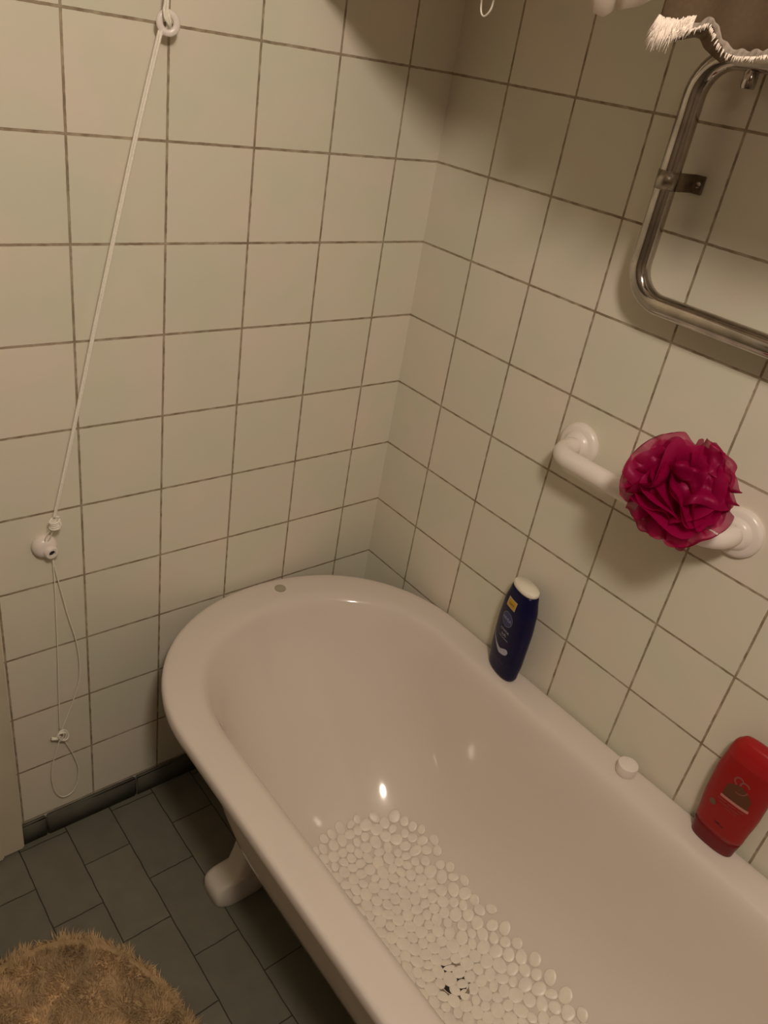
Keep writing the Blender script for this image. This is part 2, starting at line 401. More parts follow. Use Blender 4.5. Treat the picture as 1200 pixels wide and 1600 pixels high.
# ---------------- chrome tube frame on the right wall ----------------
cf = thing('tubular_frame', 'worn chrome tube frame with rounded corners fixed to the right wall', 'rail', (0, -.8, 1.48))
FO = Vector((0, -.8, 1.48))
yl, yr, zb, zt, rc_, XF = -.525, -1.10, 1.316, 1.641, .052, -.045
fp = []
for (cy, cz, a0) in ((yl - rc_, zt - rc_, 0), (yr + rc_, zt - rc_, 90), (yr + rc_, zb + rc_, 180), (yl - rc_, zb + rc_, 270)):
    for k in range(11):
        t = math.radians(a0 + 9 * k); fp.append(Vector((XF, cy + rc_ * math.cos(t), cz + rc_ * math.sin(t))) - FO)
tube('tube', fp, .0155, M_chrome, cf, 28, closed=True)
M_band = mat('satin steel band', (.42, .37, .31), .32, metal=1, var=.1)
# clamp: band round the tube and a plate screwed to the wall
def clamp(zc, side, yt):
    bm = bmesh.new(); path = []
    for k in range(25):
        t = 2 * PI * k / 24; path.append((XF + .0164 * math.cos(t), yt + .0164 * math.sin(t)))
    vs_ = [[bm.verts.new(Vector((x, y, zc + dz)) - FO) for dz in (-.0125, .0125)] for x, y in path[:-1]]
    for i in range(24):
        a, b = vs_[i], vs_[(i + 1) % 24]; bm.faces.new((a[0], b[0], b[1], a[1]))
    o = bmobj('clamp_band', bm, M_band, cf)
    sd = o.modifiers.new('thick', 'SOLIDIFY'); sd.thickness = .0012
    bm = bmesh.new()
    s = side
    box(bm, -.046, -.0002, min(yt + s * .014, yt + s * .018) - FO.y, max(yt + s * .014, yt + s * .018) - FO.y, zc - .0125 - FO.z, zc + .0125 - FO.z)
    box(bm, -.005, -.0002, min(yt + s * .014, yt + s * .033) - FO.y, max(yt + s * .014, yt + s * .033) - FO.y, zc - .0125 - FO.z, zc + .0125 - FO.z)
    bmesh.ops.bevel(bm, geom=bm.edges[:], offset=.0008, segments=2, affect='EDGES')
    p = auto_sharp(bmobj('bracket_plate', bm, M_steel, cf))
    p['label'] = 'dark steel plate screwed to the tile'
    lathe('screw', [(.0045, 0), (.0045, .0012), (.002, .0026), (.0005, .0028)], M_chrome, p, 20, Matrix.Translation((-.005, yt + s * .0255 - FO.y, zc - FO.z)) @ RX90)
clamp(1.482, -1, yl); clamp(1.482, 1, yr)
lathe('stub_fitting', [(.0085, -.034), (.0095, -.031), (.0095, -.016), (.008, -.014), (.008, 0)], M_chrome, cf, 28, Matrix.Translation(Vector((XF, -.596, zt)) - FO))

# ---------------- ceiling drying rack over the bath, with the washing that hangs into the picture ----------------
RX0, RX1, RZ = -.34, -.08, 2.12
rk = thing('drying_rack', 'white drying rack hung from the ceiling above the bathtub', 'drying rack', (-.21, -.75, RZ)); RO = Vector((-.21, -.75, RZ))
for x in (RX0, -.21, RX1):
    tube('rod', [Vector((x, -.03, RZ)) - RO, Vector((x, -.7, RZ)) - RO, Vector((x, -1.50, RZ)) - RO], .008, M_plast, rk, 14)
for y in (-.05, -1.48):
    boxobj('end_bar', RX0 - .02 - RO.x, RX1 + .02 - RO.x, y - .01 - RO.y, y + .01 - RO.y, -.012, .012, M_wood, rk, .003)
    tube('hanging_line', [Vector((-.21, y, RZ + .01)) - RO, Vector((-.21, y, 2.25)) - RO, Vector((-.21, y, H)) - RO], .002, M_cord, rk, 8)
def cloth_mat(name, dcol, tcol, tr_lo, tr_hi, scale=170):
    m = bpy.data.materials.new(name); m.use_nodes = True; nt = m.node_tree; N = nt.nodes; L = nt.links
    out = N['Material Output']; N.remove(N['Principled BSDF'])
    d = N.new('ShaderNodeBsdfDiffuse'); d.inputs[0].default_value = (*dcol, 1)
    t = N.new('ShaderNodeBsdfTranslucent'); t.inputs[0].default_value = (*tcol, 1)
    mx = N.new('ShaderNodeMixShader'); mx.inputs[0].default_value = .62; L.new(d.outputs[0], mx.inputs[1]); L.new(t.outputs[0], mx.inputs[2])
    tr = N.new('ShaderNodeBsdfTransparent'); m2 = N.new('ShaderNodeMixShader')
    tc = N.new('ShaderNodeTexCoord'); vo = N.new('ShaderNodeTexVoronoi'); vo.inputs['Scale'].default_value = scale; L.new(tc.outputs['Object'], vo.inputs['Vector'])
    r = N.new('ShaderNodeMapRange'); r.inputs['From Min'].default_value = .3; r.inputs['From Max'].default_value = .6; r.inputs['To Min'].default_value = tr_hi; r.inputs['To Max'].default_value = tr_lo; L.new(vo.outputs['Distance'], r.inputs['Value'])
    L.new(r.outputs[0], m2.inputs[0]); L.new(tr.outputs[0], m2.inputs[1]); L.new(mx.outputs[0], m2.inputs[2]); L.new(m2.outputs[0], out.inputs[0])
    return m
M_white = cloth_mat('white cotton', (.80, .70, .62), (.75, .66, .55), .87, .87)
M_sheer = cloth_mat('brown beige thin cloth', (.30, .215, .14), (.22, .15, .09), .74, .86)
M_fringe = mat('white cotton thread', (.90, .78, .68), .8, var=.05)
def hanging(name, label, y0, y1, hem_pts, m, back_z, amp=.010, freq=34, off=0, dz=0):
    """a cloth folded over the front rod: y0 > y1, hem_pts = (y, z) of the lower edge"""
    t = thing(name, label, 'cloth', (RX0, (y0 + y1) / 2, RZ + .009)); O_ = Vector((RX0, (y0 + y1) / 2, RZ + .009))
    def hem(y):
        if y >= hem_pts[0][0]: return hem_pts[0][1]
        for (a, za), (b, zb_) in zip(hem_pts[:-1], hem_pts[1:]):
            if b <= y <= a: return za + (zb_ - za) * (a - y) / max(a - b, 1e-6)
        return hem_pts[-1][1]
    def fx(y, v): return RX0 - .0095 + off - v * amp * (.6 + .6 * math.sin(y * freq + 1.1) + .35 * math.sin(y * freq * 2.3))
    V, F = [], []; NY = max(40, int((y0 - y1) * 400)); NV = 24; prof = 8
    for i in range(NY + 1):
        y = y0 + (y1 - y0) * i / NY
        V.append(Vector((RX0 + .0105, y, back_z)) - O_); V.append(Vector((RX0 + .0105, y, RZ - .1)) - O_)
        for k in range(prof):
            a = PI * k / (prof - 1); V.append(Vector((RX0 + .0095 * math.cos(a), y, RZ + .0095 * math.sin(a))) - O_)
        for j in range(1, NV + 1):
            v = j / NV; V.append(Vector((fx(y, v), y, RZ + (hem(y) - dz - RZ) * v)) - O_)
    W = 2 + prof + NV
    for i in range(NY):
        for j in range(W - 1): F.append((i * W + j, (i + 1) * W + j, (i + 1) * W + j + 1, i * W + j + 1))
    o = meshobj('fabric', V, F, m, t)
    sd = o.modifiers.new('thickness', 'SOLIDIFY'); sd.thickness = .0011
    return t, O_, fx, hem
hanging('hanging_towel', 'plain white towel over the drying rack near the corner', -.075, -.553, [(-.075, 1.668), (-.30, 1.668), (-.48, 1.685), (-.552, 1.690)], M_white, 1.80, amp=.003, freq=20)
hA, OA, fA, zA = hanging('white_hanging_cloth', 'white cloth hem peeking in at the top edge, left of the beige one', -.556, -.650,
    [(-.556, 1.676), (-.562, 1.662), (-.567, 1.649), (-.580, 1.646), (-.586, 1.650), (-.592, 1.6545), (-.602, 1.652), (-.618, 1.656), (-.630, 1.659), (-.640, 1.664), (-.650, 1.676)], M_white, 1.9, amp=.007, freq=80, dz=.004)
hB, OB, fB, zB = hanging('fringed_hanging_cloth', 'thin beige cloth with white fringed hem hanging in front of the chrome frame', -.655, -1.35,
    [(-.655, 1.640), (-.668, 1.631), (-.682, 1.633), (-.694, 1.637), (-.700, 1.636), (-.708, 1.629), (-.722, 1.623), (-.734, 1.618), (-.744, 1.6235), (-.757, 1.6235), (-.77, 1.626), (-.80, 1.638), (-.84, 1.650), (-.9, 1.645), (-1.0, 1.65), (-1.1, 1.63), (-1.35, 1.65)], M_sheer, 1.9, amp=.006, freq=48, dz=.003)
# white band just above the hem of the beige cloth
band = [(-.655, 1.642), (-.662, 1.640), (-.675, 1.640), (-.690, 1.6445), (-.703, 1.650), (-.709, 1.651), (-.716, 1.645), (-.726, 1.636), (-.737, 1.629), (-.748, 1.6275), (-.77, 1.629), (-.81, 1.637), (-.84, 1.650), (-.9, 1.634), (-1.0, 1.655), (-1.1, 1.634), (-1.35, 1.655)]
def bz(y):
    for (a, za), (b, zb_) in zip(band[:-1], band[1:]):
        if b <= y <= a: return za + (zb_ - za) * (a - y) / (a - b)
    return band[0][1]
V, F = [], []; NY = 500
for i in range(NY + 1):
    y = -.6555 - .69 * i / NY; w = .0035 + .0012 * math.sin(y * 400)
    for j in range(4): V.append(Vector((fB(y, .985) - .0022 - .0006 * math.sin(y * 900 + j), y, bz(y) - .003 + w * (j / 1.5 - 1))) - OB)
for i in range(NY):
    for j in range(3): F.append((i * 4 + j, i * 4 + 4 + j, i * 4 + 5 + j, i * 4 + 1 + j))
o = meshobj('hem_band', V, F, M_white, hB); sd = o.modifiers.new('thickness', 'SOLIDIFY'); sd.thickness = .001
bm = bmesh.new(); random.seed(5)
for i in range(900):
    if i < 420:                                       # the tuft of loose threads at the corner of the cloth
        y = -.657 - .034 * random.random() ** 1.4; ln = random.uniform(.010, .020) * (1 if y > -.675 else .6); z = bz(y) - .001 + random.uniform(-.004, .008)
        dy = random.uniform(.000, .008)
    else:
        y = -.69 - .65 * (i - 420) / 480 + random.uniform(-.001, .001); ln = random.uniform(.003, .006); z = bz(y) - .005; dy = random.uniform(-.001, .002)
    x = fB(y, .985) - .003 - random.uniform(0, .003)
    p0 = Vector((x, y, z)); add_tube(bm, [p - OB for p in (p0, p0 + Vector((-.001, dy * .5, -ln * .5)), p0 + Vector((random.uniform(-.002, .001), dy, -ln)))], [.0007, .0006, .0003], 4)
bmobj('fringe', bm, M_fringe, hB)

# ---------------- cord loop hanging from the rack ----------------
lp = thing('hanging_cord_loop', 'small white cord loop dangling in at the top edge near the corner', 'cord', (-.3, -.357, 2.10))
LP = Vector((-.3, -.357, 2.10))
path = catmull([(-.24, -.357, 2.108), (-.3, -.350, 2.0), (-.3, -.3465, 1.80), (-.3, -.346, 1.665), (-.3, -.3465, 1.650), (-.3, -.3485, 1.639), (-.3, -.3535, 1.6335), (-.3, -.360, 1.635), (-.3, -.3655, 1.6415), (-.3, -.3675, 1.651), (-.3, -.369, 1.668), (-.3, -.368, 1.80), (-.3, -.364, 2.0), (-.24, -.357, 2.108)], 8)
bm = bmesh.new(); add_tube(bm, [p - LP for p in path], .0010, 8)
add_tube(bm, [p - LP + Vector((-.0016, -.0010, 0)) for p in path], .0010, 8); bmobj('strands', bm, M_cord, lp)

# ---------------- clothes line on the back wall ----------------
ring = thing('cord_ring', 'white round ring at the top of the stretched cord on the left wall', 'ring', (-.570, -.028, 1.5625))
# screw eye in the wall, holding the ring
bm = bmesh.new()
R = .0165; r_ = .0075
prof = [(.0085, -.0022), (.0165, -.0028), (.0178, 0), (.0165, .0028), (.0085, .0022), (.0072, 0)]
MR = Matrix.Scale(.93, 4) @ Matrix.Rotation(PI / 2, 4, 'X') @ Matrix.Rotation(math.radians(-14), 4, 'Y')
vs_ = [[bm.verts.new(MR @ Vector((a * math.cos(2 * PI * j / 40), a * math.sin(2 * PI * j / 40), b))) for a, b in prof] for j in range(40)]
for j in range(40):
    for k in range(6): bm.faces.new((vs_[j][k], vs_[(j + 1) % 40][k], vs_[(j + 1) % 40][(k + 1) % 6], vs_[j][(k + 1) % 6]))
bmobj('ring_disc', bm, M_plast, ring)
bm = bmesh.new(); add_tube(bm, [Vector((0, .0275, -.002)), Vector((0, .01, -.002)), Vector((0, .002, 0))], .0028, 10)
bmobj('wall_peg', bm, mat('grey peg', (.25, .21, .16), .5), ring)
cord = thing('stretched_cord', 'thin white double cord stretched diagonally down the left wall to the hook', 'cord', (-.764, -.03, .809))
CO = Vector((-.764, -.03, .809))
P = [(-.561, -.032, 1.74), (-.5745, -.032, 1.59), (-.5755, -.034, 1.5775), (-.5725, -.035, 1.566), (-.570, -.030, 1.5575), (-.572, -.024, 1.552), (-.5805, -.026, 1.548)]
up = catmull(P, 8)
bm = bmesh.new()
for dx in (-.0019, .0019): add_tube(bm, [p + Vector((dx, 0, 0)) - CO for p in up], .0020, 8)
add_tube(bm, [p - CO for p in catmull([(-.5775, -.033, 1.582), (-.5800, -.036, 1.577), (-.5790, -.038, 1.568), (-.5730, -.037, 1.561), (-.5700, -.031, 1.5575)], 6)], .0020, 8)
lo_ = catmull([(-.5805, -.027, 1.552), (-.615, -.029, 1.425), (-.649, -.030, 1.288), (-.687, -.030, 1.130), (-.723, -.030, .976), (-.745, -.030, .886), (-.7625, -.029, .815)], 10)
for i, dx in enumerate((-.0019, .0019)):
    nlo = len(lo_); add_tube(bm, [p + Vector((dx * (1 - .45 * k / nlo), -.0012 * i * k / nlo, 0)) - CO for k, p in enumerate(lo_)], [.0020 - .0006 * k / nlo for k in range(nlo)], 8)
bmobj('strands', bm, M_cord, cord)
def knot(c, r, turns, tr, tilt=0, n=120):
    out = []
    for k in range(n + 1):
        t = 2 * PI * turns * k / n
        out.append(Vector((c[0] + r * math.cos(t) * (1 + .12 * math.sin(t * .37)), c[1] + r * .7 * math.sin(t), c[2] + r * 1.1 * (1 - 2 * k / n) + r * .35 * math.sin(t + 1))))
    return out
bm = bmesh.new()
add_tube(bm, [p - CO for p in knot((-.7625, -.032, .806), .0072, 4, 0)], .0021, 8)
add_tube(bm, [p - CO for p in catmull([(-.758, -.035, .813), (-.7545, -.037, .806), (-.758, -.037, .798), (-.765, -.037, .797)], 6)], .0021, 8)
add_tube(bm, [p - CO for p in catmull([(-.764, -.032, .798), (-.771, -.028, .790), (-.777, -.022, .772), (-.774, -.018, .762), (-.769, -.024, .775), (-.763, -.030, .797)], 6)], .0012, 8)
bmobj('knot', bm, M_cord, cord)
# knob hook on the wall
kb = thing('wall_hook', 'white porcelain-like knob hook on the left wall with a dark centre hole', 'hook', (-.7745, 0, .7500))
kb.scale = (.9, .95, .9)
KM = Matrix.Rotation(PI / 2, 4, 'X')
lathe('base', [(.0215, 0), (.0235, .004), (.0240, .010), (.0225, .016), (.018, .021), (.012, .0235), (.004, .024)], M_plast, kb, 44, KM)
NM = Matrix.Translation((.005, -.012, -.006)) @ Matrix.Rotation(math.radians(95), 4, 'X') @ Matrix.Rotation(math.radians(6), 4, 'Y')
nz_ = lathe('nozzle', [(.0140, 0), (.0135, .010), (.0128, .0165), (.0115, .0178), (.0066, .0178), (.0062, .013), (.001, .0125)], M_plast, kb, 36, NM)
lathe('hole', [(.0060, .0120), (.0060, .0137), (.0008, .0139)], M_dark, nz_, 24, NM)
# hanging tail with knot and loop
tl = thing('hanging_cord_tail', 'thin white cord hanging from the knob with a knot and a teardrop loop', 'cord', (-.768, -.01, .72))
TO = Vector((-.768, -.01, .72)); yw = -.0125
def WP(l): return catmull([(x, yw if len(p) == 2 else p[2], z) for p in l for x, z in [p[:2]]], 8)
bm = bmesh.new()
for l in ([(-.7655, .742), (-.7635, .712), (-.763, .65), (-.764, .596), (-.766, .50), (-.769, .40), (-.772, .304)],
          [(-.7645, .742), (-.762, .712), (-.757, .675), (-.7435, .590), (-.732, .53), (-.7262, .47), (-.7285, .420), (-.742, .37), (-.757, .33), (-.768, .302)],
          [(-.771, .285), (-.777, .262), (-.788, .225), (-.7945, .185), (-.793, .148), (-.786, .119), (-.774, .103), (-.758, .104), (-.746, .122), (-.7395, .155), (-.741, .185), (-.750, .225), (-.762, .262), (-.7675, .28)]):
    add_tube(bm, [p - TO for p in WP(l)], .00105, 8)
bmobj('strands', bm, M_cord, tl)
bm = bmesh.new()
for cx, cz, a, b, tlt in ((-.770, .286, .0085, .012, .3), (-.766, .287, .0100, .0125, -.5), (-.772, .288, .006, .011, .1)):
    add_tube(bm, [Vector((cx + a * math.cos(t) , yw - .003 - .003 * math.sin(t + tlt * 5), cz + b * math.sin(t) + tlt * a * math.cos(t))) - TO for t in [2 * PI * k / 28 for k in range(28)]], .0019, 8, closed=True)
add_tube(bm, [Vector(p) - TO for p in ((-.776, yw - .002, .280), (-.783, yw - .003, .286), (-.7895, yw - .002, .289))], .0034, 10)
bmobj('knot', bm, M_cord, tl)

# ---------------- bottles ----------------
def sup(a, b, n, N=64):
    return [(a * math.copysign(abs(math.cos(t)) ** (2 / n), math.cos(t)), b * math.copysign(abs(math.sin(t)) ** (2 / n), math.sin(t))) for t in [2 * PI * k / N for k in range(N)]]
class Bottle:
    def __init__(s, prof, n): s.prof = prof; s.n = n
    def at(s, z):
        P = s.prof
        for (z0, a0, b0), (z1, a1, b1) in zip(P[:-1], P[1:]):
            if z0 <= z <= z1:
                t = (z - z0) / max(z1 - z0, 1e-9); t = t * t * (3 - 2 * t) if z1 - z0 > .02 else t
                return a0 + (a1 - a0) * t, b0 + (b1 - b0) * t
        return P[-1][1:]
    def rings(s, zs):
        return [[Vector((x, y, z)) for x, y in sup(*s.at(z), s.n)] for z in zs]
    def P(s, u, v, eps=.0004):
        a, b = s.at(v); k = min(abs(u) / a, .98)
        return Vector((u, -(b * (1 - k ** s.n) ** (1 / s.n)) - eps, v))
    def patch(s, name, m, parent, us, vs_, fn=None, eps=.0004):
        """grid of quads in label space; fn maps unit square to (u, v)"""
        V = []; F = []
        for i in range(us + 1):
            for j in range(vs_ + 1): V.append(s.P(*fn(i / us, j / vs_), eps))
        for i in range(us):
            for j in range(vs_): F.append((i * (vs_ + 1) + j, (i + 1) * (vs_ + 1) + j, (i + 1) * (vs_ + 1) + j + 1, i * (vs_ + 1) + j + 1))
        return meshobj(name, V, F, m, parent)
    def text(s, name, txt, size, u, v, m, parent, eps=.0006, rot=0, sx=1):
        c = bpy.data.curves.new('t', 'FONT'); c.body = txt; c.size = size; c.align_x = 'CENTER'; c.align_y = 'CENTER'
        to = bpy.data.objects.new('t', c); COL.objects.link(to); bpy.context.view_layer.update()
        me = bpy.data.meshes.new_from_object(to.evaluated_get(bpy.context.evaluated_depsgraph_get()))
        bpy.data.objects.remove(to)
        bm = bmesh.new(); bm.from_mesh(me); bmesh.ops.subdivide_edges(bm, edges=bm.edges[:], cuts=1)
        cr, sr = math.cos(rot), math.sin(rot)
        for w in bm.verts:
            x, y = w.co.x * sx, w.co.y; w.co = s.P(u + x * cr - y * sr, v + x * sr + y * cr, eps)
        return bmobj(name, bm, m, parent, fixn=False)
    def bar(s, u0, v0, u1, v1, w, eps=.0005, n=10):
        d = Vector((u1 - u0, v1 - v0)).normalized(); q = Vector((-d.y, d.x)) * w / 2
        A = [s.P(u0 + (u1 - u0) * k / n + q.x * sg, v0 + (v1 - v0) * k / n + q.y * sg, eps) for k in range(n + 1) for sg in (-1, 1)]
        return A, [(2 * k, 2 * k + 2, 2 * k + 3, 2 * k + 1) for k in range(n)]
def bars(bt, name, L, m, parent, eps=.0005):
    V = []; F = []
    for l in L:
        a, f = bt.bar(*l, eps=eps); b = len(V); V += a; F += [tuple(i + b for i in q) for q in f]
    return meshobj(name, V, F, m, parent)
RIMZ = surf_z(-.036, -.5)[0].z
M_ltxt = mat('pale print', (.42, .42, .50), .5); M_yel = mat('yellow sticker', (.55, .33, .02), .5); M_stick = mat('pale sticker edge', (.50, .40, .22), .5)
M_bl2 = mat('mid blue print', (.02, .03, .14), .4); M_cream = mat('pale cream print', (.42, .42, .52), .5, var=.15, nscale=200)
bb_ = thing('shampoo_bottle', 'dark blue oval bottle with white flat cap on the bathtub rim by the wall', 'bottle', (-.0375, -.495, RIMZ), (0, 0, math.radians(-105)))
BT = Bottle([(0, .034, .015), (.003, .039, .0185), (.010, .0425, .0195), (.05, .0460, .0215), (.12, .0465, .0240), (.165, .0430, .0242), (.195, .0360, .0212), (.2065, .0325, .019)], 2.3)
zs = [0, .0015, .003, .006, .010] + [.02 + .01 * k for k in range(19)] + [.2065]
loft('body', BT.rings(zs), M_blue, bb_)
CB = Bottle([(.2065, .0325, .019), (.2125, .0322, .0188), (.2145, .031, .0175)], 2.3)
loft('cap', CB.rings([.2066, .209, .2125, .2138, .2145]), M_cap, bb_)['label'] = 'flat white cap'
st = BT.patch('sticker', M_stick, bb_, 8, 4, lambda a, b: (-.015 + .028 * a, .164 + .020 * b))
st2 = BT.patch('sticker_field', M_yel, st, 8, 4, lambda a, b: (-.0115 + .0225 * a, .166 + .016 * b), .0007)
BT.text('sticker_print', 'care', .009, 0, .174, M_dark, st, .001)
def disc(a, b, cu, cv, r, ry=None):
    t = 2 * PI * a; return (cu + r * b * math.cos(t), cv + (ry or r) * b * math.sin(t))
em = BT.patch('emblem', M_bl2, bb_, 32, 4, lambda a, b: disc(a, b, 0, .137, .0165))
BT.text('emblem_text', 'NIVEA', .0095, 0, .137, M_ltxt, em, .0008, sx=1.0)
BT.patch('emblem_ring', M_ltxt, em, 40, 1, lambda a, b: disc(a, .97 + .03 * b, 0, .137, .0165), .0007)
BT.text('label_text', 'creme', .0105, .002, .111, M_ltxt, bb_)
BT.text('label_text', 'soft', .0105, .002, .1005, M_ltxt, bb_)
BT.text('label_text', 'CARE SHOWER', .0045, .002, .092, M_ltxt, bb_)
def swoosh(a, b):
    u = -.036 + .060 * a
    mid = .088 - .030 * math.sin(PI / 2 * min(a * 1.45, 1)) + .010 * max(0, a - .6) / .4
    w = .0012 + .0085 * a ** 1.3
    if a > .80: w *= math.sqrt(max(0, 1 - ((a - .80) / .2) ** 2))
    return (u, mid + w * (b - .5) * 2)
BT.patch('cream_swirl', M_cream, bb_, 40, 5, swoosh)
BT.text('label_text', 'shower cream', .0058, .004, .036, M_bl2, bb_)
BT.text('label_text', '250 ml', .0058, .004, .026, M_bl2, bb_)

RZ2 = surf_z(-.028, -.978)[0].z
rbt = thing('conditioner_bottle', 'red oval bottle standing on its dark red cap against the right wall', 'bottle', (-.0245, -.980, RZ2), (0, 0, math.radians(-90)))
RT = Bottle([(0, .0355, .016), (.002, .0370, .0175), (.034, .0405, .0200), (.036, .0415, .0205), (.10, .0460, .0222), (.145, .0465, .0222), (.19, .0425, .0205), (.207, .0395, .0175), (.219, .030, .011), (.2215, .020, .006)], 2.6)
loft('cap', RT.rings([0, .001, .002, .01, .02, .028, .0335]), M_reddk, rbt)['label'] = 'dark red flip cap at the bottom'
def shr(z, k): return [Vector((x * k, y * k, z)) for x, y in sup(*RT.at(z), 2.6)]
loft('body', [shr(.0336, .97), shr(.0348, .985)] + RT.rings([.036] + [.045 + .01 * k for k in range(15)]), M_red, rbt, True, False)
loft('shoulder', RT.rings([.185, .19, .195, .20, .205, .209, .213, .216, .219, .2205, .2215]), M_redtop, rbt, False, True)
M_pk = mat('pinkish print', (.48, .20, .17), .5); M_ol = mat('olive print', (.105, .028, .005), .5); M_dkr = mat('dark red print', (.06, .004, .004), .5); M_gg = mat('grey green print', (.14, .07, .04), .5); M_pk2 = mat('dull pink print', (.26, .07, .07), .5)
RT.patch('label_field', M_ol, rbt, 16, 6, lambda a, b: (-.016 + .043 * a, .116 + (.012 + .022 * math.sin(PI * (.15 + .75 * a))) * b), .0004)
bars(RT, 'label_bar', [(-.017, .1125, .030, .1135, .0052)], M_pk, rbt)
bars(RT, 'label_lines', [(-.019 + .0, .105, -.004, .1055, .0012), (-.001, .1055, .012, .106, .0012), (.015, .106, .026, .106, .0012), (-.014, .0995, .002, .100, .0012), (.005, .100, .021, .1005, .0012), (-.002, .0945, .008, .095, .001), (.011, .095, .018, .095, .001)], M_pk2, rbt)
def arcbars(cu, cv, r, a0, a1, w, n=10, ry=None):
    L = []
    for k in range(n):
        t0, t1 = math.radians(a0 + (a1 - a0) * k / n), math.radians(a0 + (a1 - a0) * (k + 1) / n)
        L.append((cu + r * math.cos(t0), cv + (ry or r) * math.sin(t0), cu + r * math.cos(t1), cv + (ry or r) * math.sin(t1), w))
    return L
bars(RT, 'swirl_emblem', arcbars(-.002, .156, .007, 20, 260, .0028) + arcbars(.009, .153, .007, 200, 20, .0028) + arcbars(.004, .147, .012, 250, 360, .0018), M_pk2, rbt)
RT.patch('round_seal', M_gg, rbt, 24, 3, lambda a, b: disc(a, b, -.0225, .0885, .0058))
bars(RT, 'base_mark', [(-.006, .0575, .003, .058, .003), (.004, .056, .010, .056, .0024)], M_dkr, rbt)

# loose white cap on the rim
CZ = surf_z(-.034, -.806)[0].z
wc = thing('bottle_cap', 'small white round cap lying on the bathtub rim by the wall', 'cap', (-.0335, -.806, CZ))
lathe('shell', [(.0172, 0), (.0182, .002), (.0188, .018), (.0182, .0205), (.0160, .0215), (.001, .0215)], M_plast, wc, 40)

# ---------------- pink bath puff ----------------
def puff_mat():
    m = bpy.data.materials.new('pink mesh netting'); m.use_nodes = True; nt = m.node_tree; N = nt.nodes; L = nt.links
    out = N['Material Output']; N.remove(N['Principled BSDF'])
    col = (.40, .0015, .075, 1)
    d = N.new('ShaderNodeBsdfDiffuse'); d.inputs[0].default_value = col
    t = N.new('ShaderNodeBsdfTranslucent'); t.inputs[0].default_value = (.46, .002, .085, 1)
    g = N.new('ShaderNodeBsdfGlossy'); g.inputs[0].default_value = (.8, .3, .5, 1); g.inputs['Roughness'].default_value = .45
    mx = N.new('ShaderNodeMixShader'); mx.inputs[0].default_value = .35; L.new(d.outputs[0], mx.inputs[1]); L.new(t.outputs[0], mx.inputs[2])
    mg = N.new('ShaderNodeMixShader'); mg.inputs[0].default_value = .05; L.new(mx.outputs[0], mg.inputs[1]); L.new(g.outputs[0], mg.inputs[2])
    tr = N.new('ShaderNodeBsdfTransparent'); tr.inputs[0].default_value = (1, .80, .88, 1)
    m2 = N.new('ShaderNodeMixShader'); lw = N.new('ShaderNodeLayerWeight'); lw.inputs[0].default_value = .35
    r = N.new('ShaderNodeMapRange'); r.inputs['To Min'].default_value = .74; r.inputs['To Max'].default_value = .99; L.new(lw.outputs['Facing'], r.inputs['Value'])
    L.new(r.outputs[0], m2.inputs[0]); L.new(tr.outputs[0], m2.inputs[1]); L.new(mg.outputs[0], m2.inputs[2]); L.new(m2.outputs[0], out.inputs[0])
    return m
M_puff = puff_mat()
PC = Vector((-.135, -.751, 1.112))
pf = thing('bath_puff', 'magenta pink net bath puff hanging on the white grab bar', 'bath puff', PC)
V, F = [], []
def ruffle(nrm, R, amp, k, ph, a0, a1, r0=.0008, NA=130, NR=12, squash=(1, 1, 1), off=(0, 0, 0), lim=.083):
    q = Vector(nrm).normalized().to_track_quat('Z', 'Y').to_matrix(); b = len(V)
    for i in range(NA + 1):
        th = a0 + (a1 - a0) * i / NA
        Rr = R * (1 + .10 * math.sin(3 * th + ph * 2) + .05 * math.sin(7 * th + ph))
        for j in range(NR + 1):
            s = j / NR; r = r0 + (Rr - r0) * s
            z = amp * (s ** 1.6) * (math.sin(k * th + ph) + .35 * math.sin(2.3 * k * th + 2 * ph)) + .004 * math.sin(9 * s + ph)
            p = q @ Vector((r * math.cos(th), r * math.sin(th), z))
            p = Vector((p.x * squash[0] + off[0], p.y * squash[1] + off[1], p.z * squash[2] + off[2]))
            if p.length > lim: p *= lim / p.length
            if p.x > .12: p.x = .12
            if lim > .1: p.x = max(p.x, .086)
            elif p.z < -.03 and p.x > .038: p.x = .038 + .1 * (p.x - .038)
            V.append(p)
    for i in range(NA):
        for j in range(NR): F.append((b + i * (NR + 1) + j, b + (i + 1) * (NR + 1) + j, b + (i + 1) * (NR + 1) + j + 1, b + i * (NR + 1) + j + 1))
random.seed(21)
for i in range(10):
    t = math.acos(1 - 2 * (i + .5) / 10); f = i * 2.39996
    n_ = Vector((math.sin(t) * math.cos(f), math.sin(t) * math.sin(f), math.cos(t)))
    ruffle(n_, random.uniform(.060, .073), random.uniform(.022, .034), random.choice((2, 3)), random.uniform(0, 6), random.uniform(0, 3), random.uniform(7.0, 8.4), squash=(.85, 1.04, .95))
bpf = meshobj('netting', V, F, M_puff, pf)
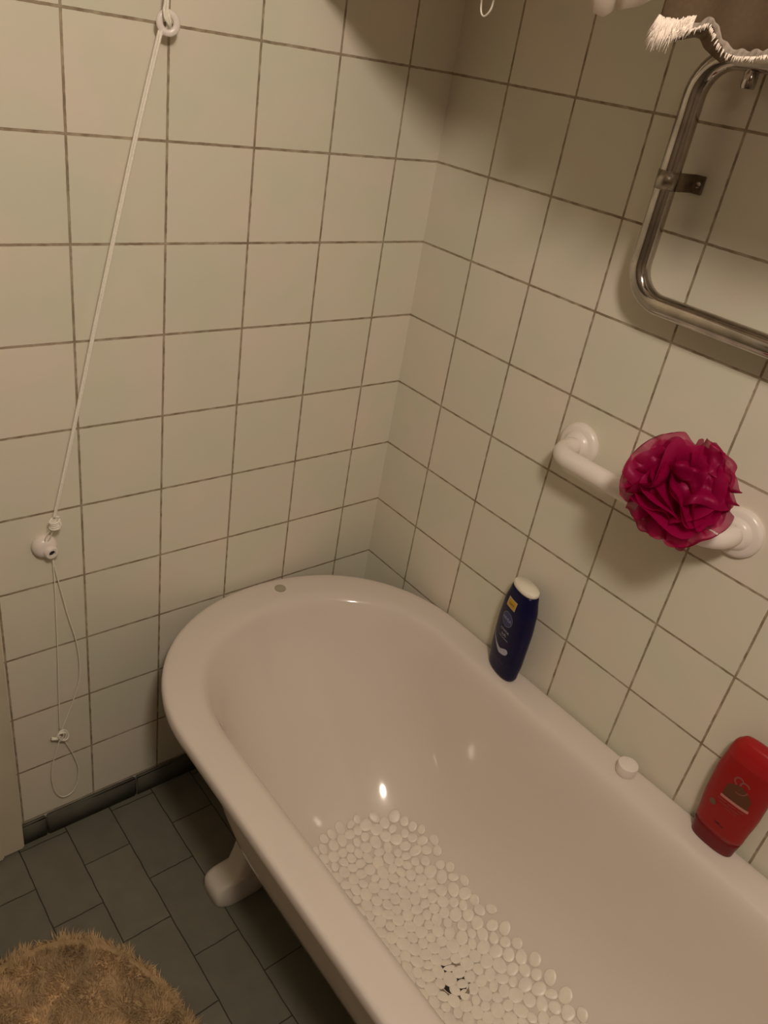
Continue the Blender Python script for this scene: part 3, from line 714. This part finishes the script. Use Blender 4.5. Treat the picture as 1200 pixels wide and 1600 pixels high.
# a few loose outer petals that stick out of the ball
V, F = [], []
vd = Vector((-1.02, -.46, .47)).normalized()          # towards the room
for (oy, oz, R, amp, k, ph, a0, a1, tilt) in ((.045, .035, .052, .012, 3, .5, 0, 5.6, (.2, -.3)), (.055, -.010, .040, .010, 3, 2, 0, 6.0, (-.1, -.4)), (-.035, .045, .050, .012, 4, 1, 0, 6.0, (.1, .3)), (-.050, -.025, .048, .010, 3, 4, 0, 6.2, (.3, .4)), (.020, -.055, .038, .010, 4, 3, 0, 6.2, (-.4, 0))):
    nn = vd + Vector((0, tilt[1], tilt[0]))
    ruffle(nn, R, amp, k, ph, a0, a1, off=(-.01, oy, oz), NA=90)
meshobj('outer_petals', V, F, M_puff, pf)
V, F = [], []
ruffle((-1, -.2, .1), .036, .006, 4, 1.2, 0, 6.2, off=(.093, .052, -.100), NA=90, lim=.2)
meshobj('trailing_petal', V, F, M_puff, pf)
V, F = [], []
ruffle((-1, .1, .3), .030, .006, 3, 2.2, 0, 6.2, off=(.095, .022, -.104), NA=90, lim=.2)
meshobj('trailing_petal', V, F, M_puff, pf)
tube('hanging_string', catmull([Vector((.02, .03, -.02)), Vector((.025, .055, -.045)), Vector((.040, .060, -.090)), Vector((.062, .052, -.085)), Vector((.058, .050, -.040)), Vector((.03, .03, -.01))], 8), .0012, M_cord, pf, 8)

# ---------------- shag rug ----------------
def rug():
    cx, cy, a, b, n = -.962, -.688, .243, .460, 2.6
    def inside(x, y, k=1): return (abs(x - cx) / (a * k)) ** n + (abs(y - cy) / (b * k)) ** n < 1
    o = thing('shag_bath_rug', 'tan brown fluffy bath rug with rounded end on the grey floor tiles', 'rug', (cx, cy, 0))
    rings = []
    for k, z in ((.93, .001), (.965, .006), (.955, .016), (.90, .022), (.7, .024), (.3, .024), (.02, .024)):
        rings.append([Vector((x, y, z)) for x, y in sup(a * k, b * k, n, 80)])
    loft('backing', rings, M_rug, o)
    N = 80000; V = []; F = []
    xs = rng.uniform(-a, a, N * 2); ys = rng.uniform(-b, .0 + b, N * 2); c = 0
    for x, y in zip(xs, ys):
        if c >= N: break
        X, Y = x + cx, y + cy
        if not inside(X, Y, .975): continue
        if Y < -.95 and rng.random() < .6: continue
        c += 1
        # clump lean
        lx = .007 * math.sin(X * 61 + 3 * math.sin(Y * 43)) + rng.normal(0, .005); ly = .007 * math.cos(Y * 57 + 2 * math.sin(X * 71)) + rng.normal(0, .005)
        ed = max(0, (abs(x) / a) ** n + (abs(y) / b) ** n - .8) / .2
        lx += x / a * .008 * ed; ly += y / b * .010 * ed
        h = rng.uniform(.011, .019) * (1 - .3 * ed); w = rng.uniform(.0007, .0013); an = rng.uniform(0, PI); dx, dy = w * math.cos(an), w * math.sin(an)
        z0 = .006 if ed > 0 else .02; k = len(V)
        V += [(x - dx, y - dy, z0), (x + dx, y + dy, z0), (x + dx * .8 + lx * .45, y + dy * .8 + ly * .45, z0 + h * .6), (x - dx * .8 + lx * .45, y - dy * .8 + ly * .45, z0 + h * .6), (x + lx, y + ly, z0 + h * .95)]
        F += [(k, k + 1, k + 2, k + 3), (k + 3, k + 2, k + 4)]
    p = meshobj('pile', V, F, M_rug, o); p['kind'] = 'stuff'
rug()
